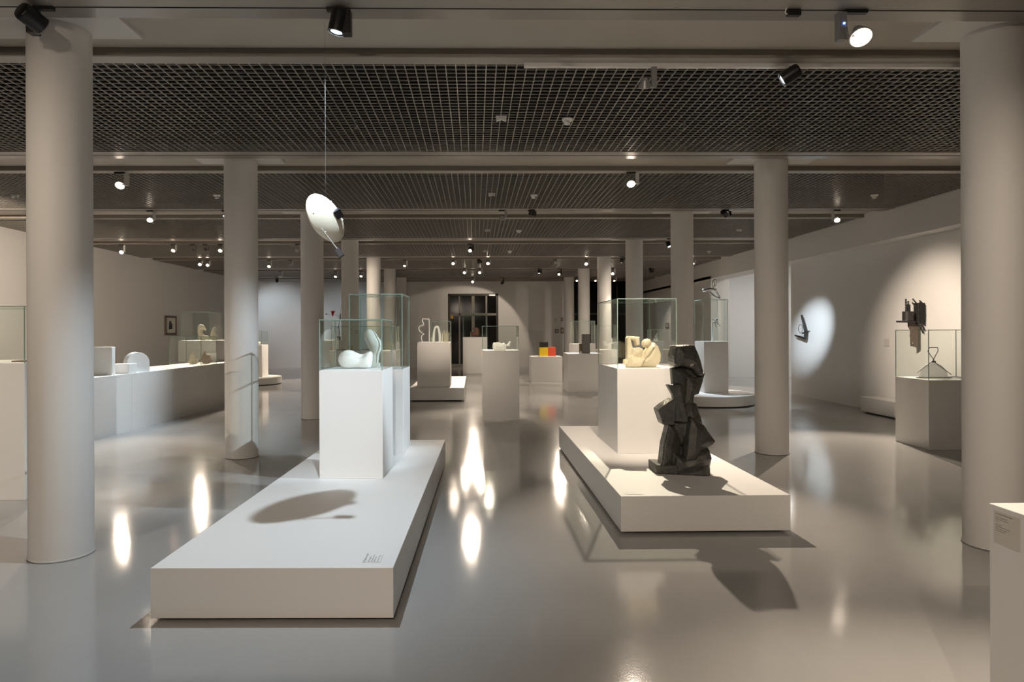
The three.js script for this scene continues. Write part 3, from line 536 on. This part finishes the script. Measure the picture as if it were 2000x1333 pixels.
{ // framed picture
  const t = thing('framed_picture', 'small framed picture with dark blot on the left wall', 'picture', [WL + 0.005, 1.80, 21.1], Math.PI / 2);
  const w = 0.78, h = 0.60; for (const s of [-1, 1]) { part('frame', box(w, 0.06, 0.04), M.plank, t, 0, s * (h / 2 - 0.03), 0.02); part('frame', box(0.06, h - 0.12, 0.04), M.plank, t, s * (w / 2 - 0.03), 0, 0.02); }
  part('paper', box(w - 0.12, h - 0.12, 0.012), M.paper, t, 0, 0, 0.012);
  const sh = new THREE.Shape(); sh.moveTo(-0.12, -0.13); sh.lineTo(0.13, -0.11); sh.lineTo(0.12, 0.05); sh.lineTo(0.04, 0.08); sh.lineTo(0.04, 0.14); sh.lineTo(-0.08, 0.13); sh.lineTo(-0.10, 0.03); sh.lineTo(-0.12, -0.13);
  part('drawing', new THREE.ExtrudeGeometry(sh, { depth: 0.002, bevelEnabled: false }), M.black, t, 0, 0, 0.018);
}
{ // round podium with a warm-lit plinth, left
  const t = thing('round_platform', 'round low platform beside the second left column', 'platform', [-6.95, 0, 20.45]); part('body', new THREE.CylinderGeometry(1.0, 1.0, 0.19, 72), M.paint, t, 0, 0.115, 0); part('recessed_base', new THREE.CylinderGeometry(0.94, 0.94, 0.02, 48), M.gap, t, 0, 0.01, 0);
  plinth('plinth', 'warm-lit plinth on the round platform, left', [-6.78, 0.21, 20.62], [0.62, 0.98, 0.62]); glassCase('small glass case on the warm-lit left plinth', [-6.78, 1.19, 20.62], [0.60, 0.42, 0.60]);
  const f = join(0.04, ell(-0.07, 0.06, 0, 0.06, 0.07, 0.06), ell(0.05, 0.05, 0, 0.09, 0.05, 0.06), ell(-0.08, 0.14, 0, 0.04, 0.06, 0.04)); solo('small_figure', mesh(f, [-0.2, -0.02, -0.12], [0.2, 0.25, 0.12], 0.012), M.cream, [-6.72, 1.19, 20.55], 'small cream figure in the case on the warm-lit left plinth', 'sculpture');
}
// plinths glimpsed behind the left cases
plinth('plinth', 'wide plinth behind the left platform with a long case', [-1.99, 0, 12.25], [1.16, 1.255, 0.66]);
glassCase('long glass case behind the left platform', [-1.99, 1.255, 12.25], [1.15, 0.43, 0.65]);
solo('yellow_cylinder', new THREE.CylinderGeometry(0.038, 0.038, 0.075, 28), M.ochre, [-2.235, 1.2925, 12.0], 'small ochre cylinder seen above the reclining white form', 'sculpture');
{ const g = new THREE.CylinderGeometry(0.075, 0.075, 0.03, 40); g.rotateX(Math.PI / 2); g.rotateY(0.5); solo('white_disc', g, M.cream, [-1.545, 1.33, 12.05], 'small cream disc standing beside the upright white form', 'sculpture'); }
plinth('plinth', 'narrow plinth under the red and black stabile', [-4.35, 0, 20.3], [0.52, 1.32, 0.52]);
{
  const t = thing('stabile', 'small stabile with red triangle and black plates near the third left column', 'mobile', [-4.12, 1.32, 20.2]);
  part('stand', rbox(0.09, 0.12, 0.09, 0.01), M.black, t, 0, 0.06, 0); part('stem', tube([[0, 0.1, 0], [0.02, 0.25, 0], [-0.01, 0.4, 0], [0.03, 0.6, 0], [0.0, 0.75, 0]], 0.008), M.wire, t);
  part('arm', rods([[[-0.42, 0.80, 0], [0.12, 0.72, 0], 0.004], [[0.05, 0.73, 0], [0.07, 1.05, 0], 0.004]]), M.wire, t);
  const tri = new THREE.Shape([[-0.065, 0.09], [0.065, 0.09], [-0.02, -0.10]].map((p) => new THREE.Vector2(...p))); part('red_plate', new THREE.ExtrudeGeometry(tri, { depth: 0.008, bevelEnabled: false }), M.crimson, t, -0.17, 0.80, 0);
  for (const [x, y, w, h] of [[0.05, 0.72, 0.03, 0.16], [-0.37, 0.79, 0.035, 0.04], [0.09, 1.07, 0.03, 0.04], [0.12, 0.70, 0.06, 0.05]]) part('black_plate', box(w, h, 0.006), M.black, t, x, y, 0);
}

// ---------------------------------------------------------------- middle of the hall
plinth('platform', 'low white platform left of the aisle under the waved outline', [-0.875, 0, 17.0], [1.24, 0.30, 3.8], 0, { gap: 0.022 });
plinth('plinth', 'white plinth left of the aisle carrying waved outline and arch', [-0.955, 0.30, 15.72], [0.76, 1.03, 0.76]);
glassCase('glass case holding the white arch left of the aisle', [-0.80, 1.33, 15.72], [0.46, 0.49, 0.46]);
{
  const c = (x, y) => [(x - 440) * 0.0018, (793 - y) * 0.0018];
  const pts = [[440, 788], [437, 640], [437, 494], [355, 492], [347, 520], [370, 565], [315, 590], [306, 625], [330, 660], [368, 688], [345, 705], [338, 745], [352, 788]].map(([x, y]) => [...c(x, y), 0]);
  const t = thing('wave_outline', 'thin white waved outline standing on the plinth left of the aisle', 'sculpture', [-1.06, 1.33, 15.42]);
  part('outline', mergeGeometries([tube(pts.slice(4), 0.013, false, 0.5, 90), rods([[pts[0], pts[2], 0.013], [pts[2], pts[3], 0.013], [pts[3], pts[4], 0.013]])]), M.plaster, t); part('foot', box(0.24, 0.012, 0.12), M.plaster, t, -0.08, 0.006, 0);
}
{
  const s = new THREE.Shape(); s.moveTo(-0.10, 0); s.lineTo(-0.055, 0); s.bezierCurveTo(-0.05, 0.2, -0.04, 0.33, 0, 0.335); s.bezierCurveTo(0.04, 0.33, 0.05, 0.2, 0.055, 0); s.lineTo(0.10, 0); s.bezierCurveTo(0.09, 0.25, 0.07, 0.375, 0, 0.38); s.bezierCurveTo(-0.07, 0.375, -0.09, 0.25, -0.10, 0);
  const g = new THREE.ExtrudeGeometry(s, { depth: 0.06, bevelEnabled: true, bevelSize: 0.006, bevelThickness: 0.006, bevelSegments: 2, curveSegments: 16 }); solo('white_loop', g, M.plaster, [-0.90, 1.33, 15.66], 'narrow white arch in the case left of the aisle', 'sculpture');
  const t = thing('rod_cluster', 'cluster of pale upright rods beside the narrow white arch', 'sculpture', [-0.70, 1.33, 15.75]);
  for (let i = 0; i < 6; i++) { const h = 0.16 + rnd() * 0.16; part('rod', moved(new THREE.CylinderGeometry(0.010, 0.012, h, 10), 0, h / 2, 0), i % 2 ? M.stone : M.cream, t, -0.07 + i * 0.03, 0, (rnd() - 0.5) * 0.12); }
}
plinth('plinth', 'white plinth standing alone in the middle of the aisle', [0.455, 0, 12.19], [0.662, 1.24, 0.66]);
glassCase('glass case over the white roll in the middle of the aisle', [0.455, 1.24, 12.19], [0.655, 0.44, 0.655]);
{
  const f = join(0.012, slab([[-0.12, 0], [0.10, 0], [0.105, 0.08], [0.07, 0.13], [0.03, 0.115], [-0.03, 0.14], [-0.09, 0.135], [-0.12, 0.10]], -0.07, 0.07, 0.02), ell(-0.115, 0.07, 0, 0.028, 0.07, 0.075), cap([0.09, 0.075, 0], [0.15, 0.09, 0], 0.018), cap([0.15, 0.09, 0], [0.175, 0.14, 0], 0.026, 0.02));
  solo('white_roll', mesh(f, [-0.17, -0.02, -0.11], [0.22, 0.19, 0.11], 0.007), M.plaster, [0.46, 1.243, 12.1], 'white rolled form with upturned tail in the aisle case', 'sculpture');
}
plinth('plinth', 'grey-looking plinth before the double door', [0.0, 0, 25.15], [0.91, 1.35, 0.91]);
glassCase('tall glass case before the double door', [0.0, 1.35, 25.15], [0.90, 0.87, 0.90]);
{ const f = join(0.05, ell(0, 0.10, 0, 0.16, 0.10, 0.12), ell(0.06, 0.24, 0, 0.09, 0.12, 0.08, 0.4), cap([-0.12, 0.08, 0], [-0.2, 0.22, 0.02], 0.035, 0.02), cap([0.0, 0.25, 0], [-0.1, 0.34, 0.02], 0.03, 0.02)); solo('dark_sculpture', mesh(f, [-0.3, -0.02, -0.18], [0.25, 0.42, 0.18], 0.014), M.darkRed, [0.02, 1.353, 25.0], 'dark reddish sculpture in the case before the door', 'sculpture'); }
plinth('plinth', 'low square plinth under the coloured cubes', [2.20, 0, 20.85], [0.95, 0.79, 0.95]);
{
  const t = thing('cube_sculpture', 'yellow, red and black stacked cubes on a low plinth', 'sculpture', [2.20, 0.79, 20.65]);
  part('yellow_cube', box(0.26, 0.28, 0.26), M.yellow, t, -0.08, 0.14, 0); part('red_cube', box(0.24, 0.28, 0.26), M.red, t, 0.172, 0.14, -0.02); part('black_cube', box(0.25, 0.165, 0.25), M.black, t, -0.07, 0.3625, 0);
}
plinth('plinth', 'white square plinth under the upright grey slab', [2.83, 0, 17.6], [0.87, 0.99, 0.87]);
{
  const t = thing('slab_sculpture', 'upright grey and brown slabs on the plinth right of the aisle', 'sculpture', [2.9, 0.99, 17.45]);
  part('grey_slab', box(0.20, 0.50, 0.10), M.slate, t, 0.01, 0.25, 0); part('brown_slab', box(0.07, 0.25, 0.08), M.brown, t, -0.13, 0.125, 0.0); part('pale_ball', new THREE.SphereGeometry(0.03, 18, 12), M.plaster, t, -0.14, 0.03, 0.12);
}
plinth('plinth', 'tall white plinth behind the grey slab sculpture', [3.30, 0, 20.5], [0.70, 1.18, 0.70]);
glassCase('glass case behind the grey slab sculpture', [3.30, 1.18, 20.5], [0.69, 0.70, 0.69]);
plinth('plinth', 'white plinth seen through the stone figure case on its left', [4.06, 0, 20.6], [0.62, 0.995, 0.62]);
glassCase('glass case seen left through the stone figure case', [4.06, 0.995, 20.6], [0.60, 0.76, 0.60]);
{ const t = thing('white_cube_form', 'white box form with a hole seen through the stone figure case', 'sculpture', [4.10, 0.995, 20.5]); part('block', rbox(0.17, 0.17, 0.12, 0.004), M.plaster, t, 0.05, 0.26, 0); part('post', box(0.03, 0.18, 0.03), M.plaster, t, 0.05, 0.09, 0); part('orange_bar', box(0.12, 0.05, 0.1), M.red, t, -0.2, 0.025, 0.08); }
plinth('plinth', 'blue-lit plinth seen through the stone figure case on its right', [5.0, 0, 18.4], [0.34, 1.285, 0.40]);
glassCase('small glass case seen right through the stone figure case', [5.0, 1.285, 18.4], [0.335, 0.33, 0.39]);
{ const f = join(0.02, ell(0, 0.05, 0, 0.06, 0.05, 0.05), ell(0.01, 0.13, 0, 0.03, 0.05, 0.03), cap([0, 0.15, 0], [0.06, 0.22, 0], 0.015, 0.01)); solo('silver_figure', mesh(f, [-0.1, -0.02, -0.08], [0.12, 0.27, 0.08], 0.009), M.chrome, [5.0, 1.287, 18.35], 'small glinting figure on the blue-lit plinth', 'sculpture'); }
for (const [x, y, w, h, m, l] of [[3.57, 1.56, 0.16, 0.17, M.slate, 'small grey picture low on the end wall'], [3.81, 1.58, 0.15, 0.26, M.clay, 'small brown picture at the right end of the end wall'], [3.52, 2.05, 0.10, 0.16, M.label, 'tiny pale notice high on the end wall'], [3.8, 2.07, 0.10, 0.16, M.clay, 'tiny brown notice high on the end wall']]) {
  const t = thing('small_picture', l, 'picture', [x, y, BACK - 0.02], 0, 'small pictures on the end wall'); part('board', box(w, h, 0.03), m, t); part('mount', box(w * 0.55, h * 0.45, 0.006), M.label, t, 0, 0, 0.017);
}
{ const t = thing('small_picture', 'small dark picture on the right wall behind the stone figure', 'picture', [BULK - 0.02, 1.76, 25.6], Math.PI / 2, 'small pictures on the right wall'); part('board', box(0.42, 0.19, 0.03), M.slate, t); part('mount', box(0.2, 0.1, 0.036), M.paper, t); }

// ---------------------------------------------------------------- right side
{
  const t = thing('round_platform', 'round low platform behind the dark statue', 'platform', [5.0, 0, 14.5]); part('body', new THREE.CylinderGeometry(1.05, 1.05, 0.20, 72), M.paint, t, 0, 0.12, 0); part('recessed_base', new THREE.CylinderGeometry(0.99, 0.99, 0.02, 48), M.gap, t, 0, 0.01, 0);
}
plinth('plinth', 'grey-white plinth on the round platform behind the statue', [5.25, 0.22, 14.72], [0.53, 1.12, 0.62]);
glassCase('glass case on the round platform plinth behind the statue', [5.25, 1.34, 14.72], [0.525, 0.92, 0.61]);
{
  const t = thing('wire_figure', 'spindly pale figure in the case behind the statue', 'sculpture', [5.30, 1.34, 14.68]);
  part('post', rods([[[-0.03, 0, 0], [-0.03, 0.20, 0], 0.022, 0.016], [[-0.03, 0.2, 0], [-0.04, 0.40, 0], 0.016]]), M.plaster, t);
  part('limbs', rods([[[-0.04, 0.4, 0], [0.04, 0.44, 0], 0.012], [[-0.15, 0.52, 0], [0.05, 0.46, 0.02], 0.006], [[0.04, 0.44, 0], [0.09, 0.38, 0.03], 0.010], [[0.02, 0.45, 0], [0.05, 0.31, 0], 0.008], [[0.09, 0.38, 0.03], [0.14, 0.33, 0], 0.008]]), M.greyMetal, t); part('head', new THREE.SphereGeometry(0.028, 18, 12), M.greyMetal, t, 0.06, 0.48, 0);
}
{
  const t = thing('chrome_sculpture', 'polished chrome bent-tube sculpture on top of the case behind the statue', 'sculpture', [5.33, 2.262, 14.75]);
  part('tubes', mergeGeometries([tube([[-0.22, 0.21, 0], [-0.08, 0.235, 0.02], [0.02, 0.20, 0]], 0.034), tube([[-0.12, 0.17, 0.04], [0.0, 0.07, 0.05], [0.11, 0.030, 0.03], [0.06, 0.16, 0.0], [0.02, 0.24, 0]], 0.024), tube([[0.02, 0.20, 0], [-0.02, 0.33, 0], [0.0, 0.44, 0], [0.03, 0.42, 0], [0.03, 0.30, 0.0]], 0.022)]), M.chrome, t);
  part('bob', new THREE.SphereGeometry(0.036, 20, 14), M.chrome, t, -0.23, 0.21, 0); part('bob', new THREE.SphereGeometry(0.03, 20, 14), M.chrome, t, 0.03, 0.22, 0.01);
}
{ // black bent sculpture on the cool-lit wall
  const t = thing('wall_hook_sculpture', 'small dark bent-metal sculpture in the cool oval of light on the wall', 'sculpture', [WR, 1.55, 15.55]);
  // local x stands off the wall, z runs along it
  part('bent_bar', rods([[[-0.10, 0.38, -0.02], [-0.10, 0.0, -0.02 + 0.19], 0.022, 0.034], [[-0.10, 0.0, 0.17], [-0.10, -0.17, 0.15], 0.034, 0.03], [[-0.10, -0.17, 0.15], [-0.10, -0.10, -0.33], 0.03, 0.022], [[-0.10, -0.02, 0.15], [-0.10, -0.05, 0.02], 0.018]]), M.ironDark, t);
  part('loop', new THREE.TorusGeometry(0.10, 0.006, 8, 36).rotateY(Math.PI / 2), M.ironDark, t, -0.10, 0.06, -0.07); part('peg', rods([[[0, 0, 0.165], [-0.10, 0, 0.165], 0.012]]), M.ironDark, t);
}
solo('wall_label', box(0.012, 0.14, 0.16), M.label, [WR - 0.006, 1.34, 12.47], 'small pale caption card on the right wall beside the relief', 'caption');
{ // dark relief of planks and spikes
  const t = thing('wooden_relief', 'dark assemblage of spiked boards jutting from the right wall', 'sculpture', [7.56, 1.7, 11.5]);
  part('bracket', rods([[[0.24, 0.1, 0.0], [0.0, 0.1, 0.0], 0.02]]), M.ironDark, t);
  const r = part('ribbed_block', rbox(0.12, 0.36, 0.12, 0.005), M.ironDark, t, 0.16, 0.17, 0.06); void r;
  for (let i = 0; i < 11; i++) { const s = part('spike', box(0.14, 0.014, 0.02), M.ironDark, t, 0.17, 0.0 + i * 0.034, 0.13); s.rotation.z = -0.75; }
  for (const [x, y, l, a] of [[0.07, 0.36, 0.16, 2.3], [0.05, 0.31, 0.12, 2.3], [0.21, -0.09, 0.14, -1.0], [0.17, -0.11, 0.16, -1.15], [0.25, 0.02, 0.1, -0.8]]) { const s = part('spike', box(l, 0.016, 0.018), M.ironDark, t, x, y, 0.1); s.rotation.z = a; }
  part('drum', new THREE.CylinderGeometry(0.085, 0.085, 0.16, 24), M.ironDark, t, -0.04, 0.12, 0.06); part('cap', new THREE.CylinderGeometry(0.03, 0.03, 0.12, 16), M.ironDark, t, -0.02, 0.26, 0.05);
  for (const [x, h] of [[-0.085, 0.22], [-0.045, 0.18]]) { for (let i = 0; i < 5; i++) part('screw_thread', new THREE.CylinderGeometry(0.017, 0.012, h / 5 - 0.004, 12), M.ironDark, t, x, 0.22 + i * h / 5, 0.08); }
  const sh = part('shelf', box(0.27, 0.028, 0.12), M.black, t, -0.08, 0.02, 0.07); sh.rotation.z = -0.03;
  const pl = new THREE.Shape([[-0.075, 0.12], [0.09, 0.12], [0.085, -0.43], [-0.03, -0.40], [-0.035, -0.12], [-0.075, -0.06]].map((p) => new THREE.Vector2(...p))); const ho = new THREE.Path(); ho.absarc(0.005, -0.35, 0.018, 0, Math.PI * 2); pl.holes.push(ho);
  part('plank', new THREE.ExtrudeGeometry(pl, { depth: 0.03, bevelEnabled: false }), M.plank, t, 0.06, -0.0, 0.015);
}
plinth('platform', 'low white platform along the right wall below the relief', [7.605, 0, 10.3], [0.37, 0.30, 4.8], 0, { gap: 0.022 });
plinth('plinth', 'grey-brown shaded plinth before the right wall holding the wire hanger', [6.42, 0, 9.03], [0.88, 0.92, 0.70]);
glassCase('glass case over the wire hanger form at the right', [6.42, 0.92, 9.03], [0.875, 0.665, 0.695]);
{
  const t = thing('hanger_sculpture', 'wire hanger-like form with white half disc in the right case', 'sculpture', [6.27, 0.921, 9.0]);
  part('wire', rods([[[-0.23, 0.075, 0], [-0.01, 0.24, 0], 0.005], [[0.23, 0.05, 0.02], [-0.01, 0.24, 0], 0.005], [[-0.01, 0.24, 0], [0.065, 0.38, 0], 0.005], [[0.01, 0.24, 0], [-0.08, 0.37, 0], 0.005], [[-0.08, 0.37, 0], [-0.055, 0.42, 0], 0.005], [[-0.055, 0.42, 0], [0.055, 0.42, 0], 0.005], [[0.055, 0.42, 0], [0.065, 0.38, 0], 0.005]]), M.wire, t); part('clip', box(0.045, 0.022, 0.03), M.ironDark, t, 0, 0.225, 0);
  const s = new THREE.Shape(); s.moveTo(-0.2, 0); s.absarc(0, 0, 0.2, Math.PI, 0, true); const g = new THREE.ExtrudeGeometry(s, { depth: 0.006, bevelEnabled: false, curveSegments: 30 }); part('half_disc', g, M.frosted, t, 0, 0.008, -0.01); part('bar', rods([[[-0.24, 0.008, 0], [0.24, 0.008, 0.02], 0.006]]), M.wire, t);
}
{ // near plinth at the right picture edge, with its caption card
  const t = plinth('plinth', 'nearest white plinth cut off by the right picture edge', [2.31, 0, 2.045], [0.80, 0.95, 0.80]);
  const m = new THREE.MeshStandardMaterial({ map: printTexture(512, 512, [[36, 34, 330, 24, 0.9], [36, 88, 230, 20, 0.75], [36, 120, 250, 20, 0.75], [36, 152, 60, 20, 0.75], [36, 205, 120, 20, 0.7], [36, 237, 290, 20, 0.75], [36, 269, 260, 20, 0.7], [36, 301, 200, 20, 0.7]], '#d3cec6', '#4a4641'), roughness: 0.7 });
  const g = new THREE.PlaneGeometry(0.118, 0.118); g.rotateY(-Math.PI / 2);
  const o = solo('caption_card', g, m, [2.31 - 0.402, 0.872, 2.36], 'grey caption card with small type on the nearest right plinth', 'caption'); void t; void o;
}
renderer.render(scene, camera);
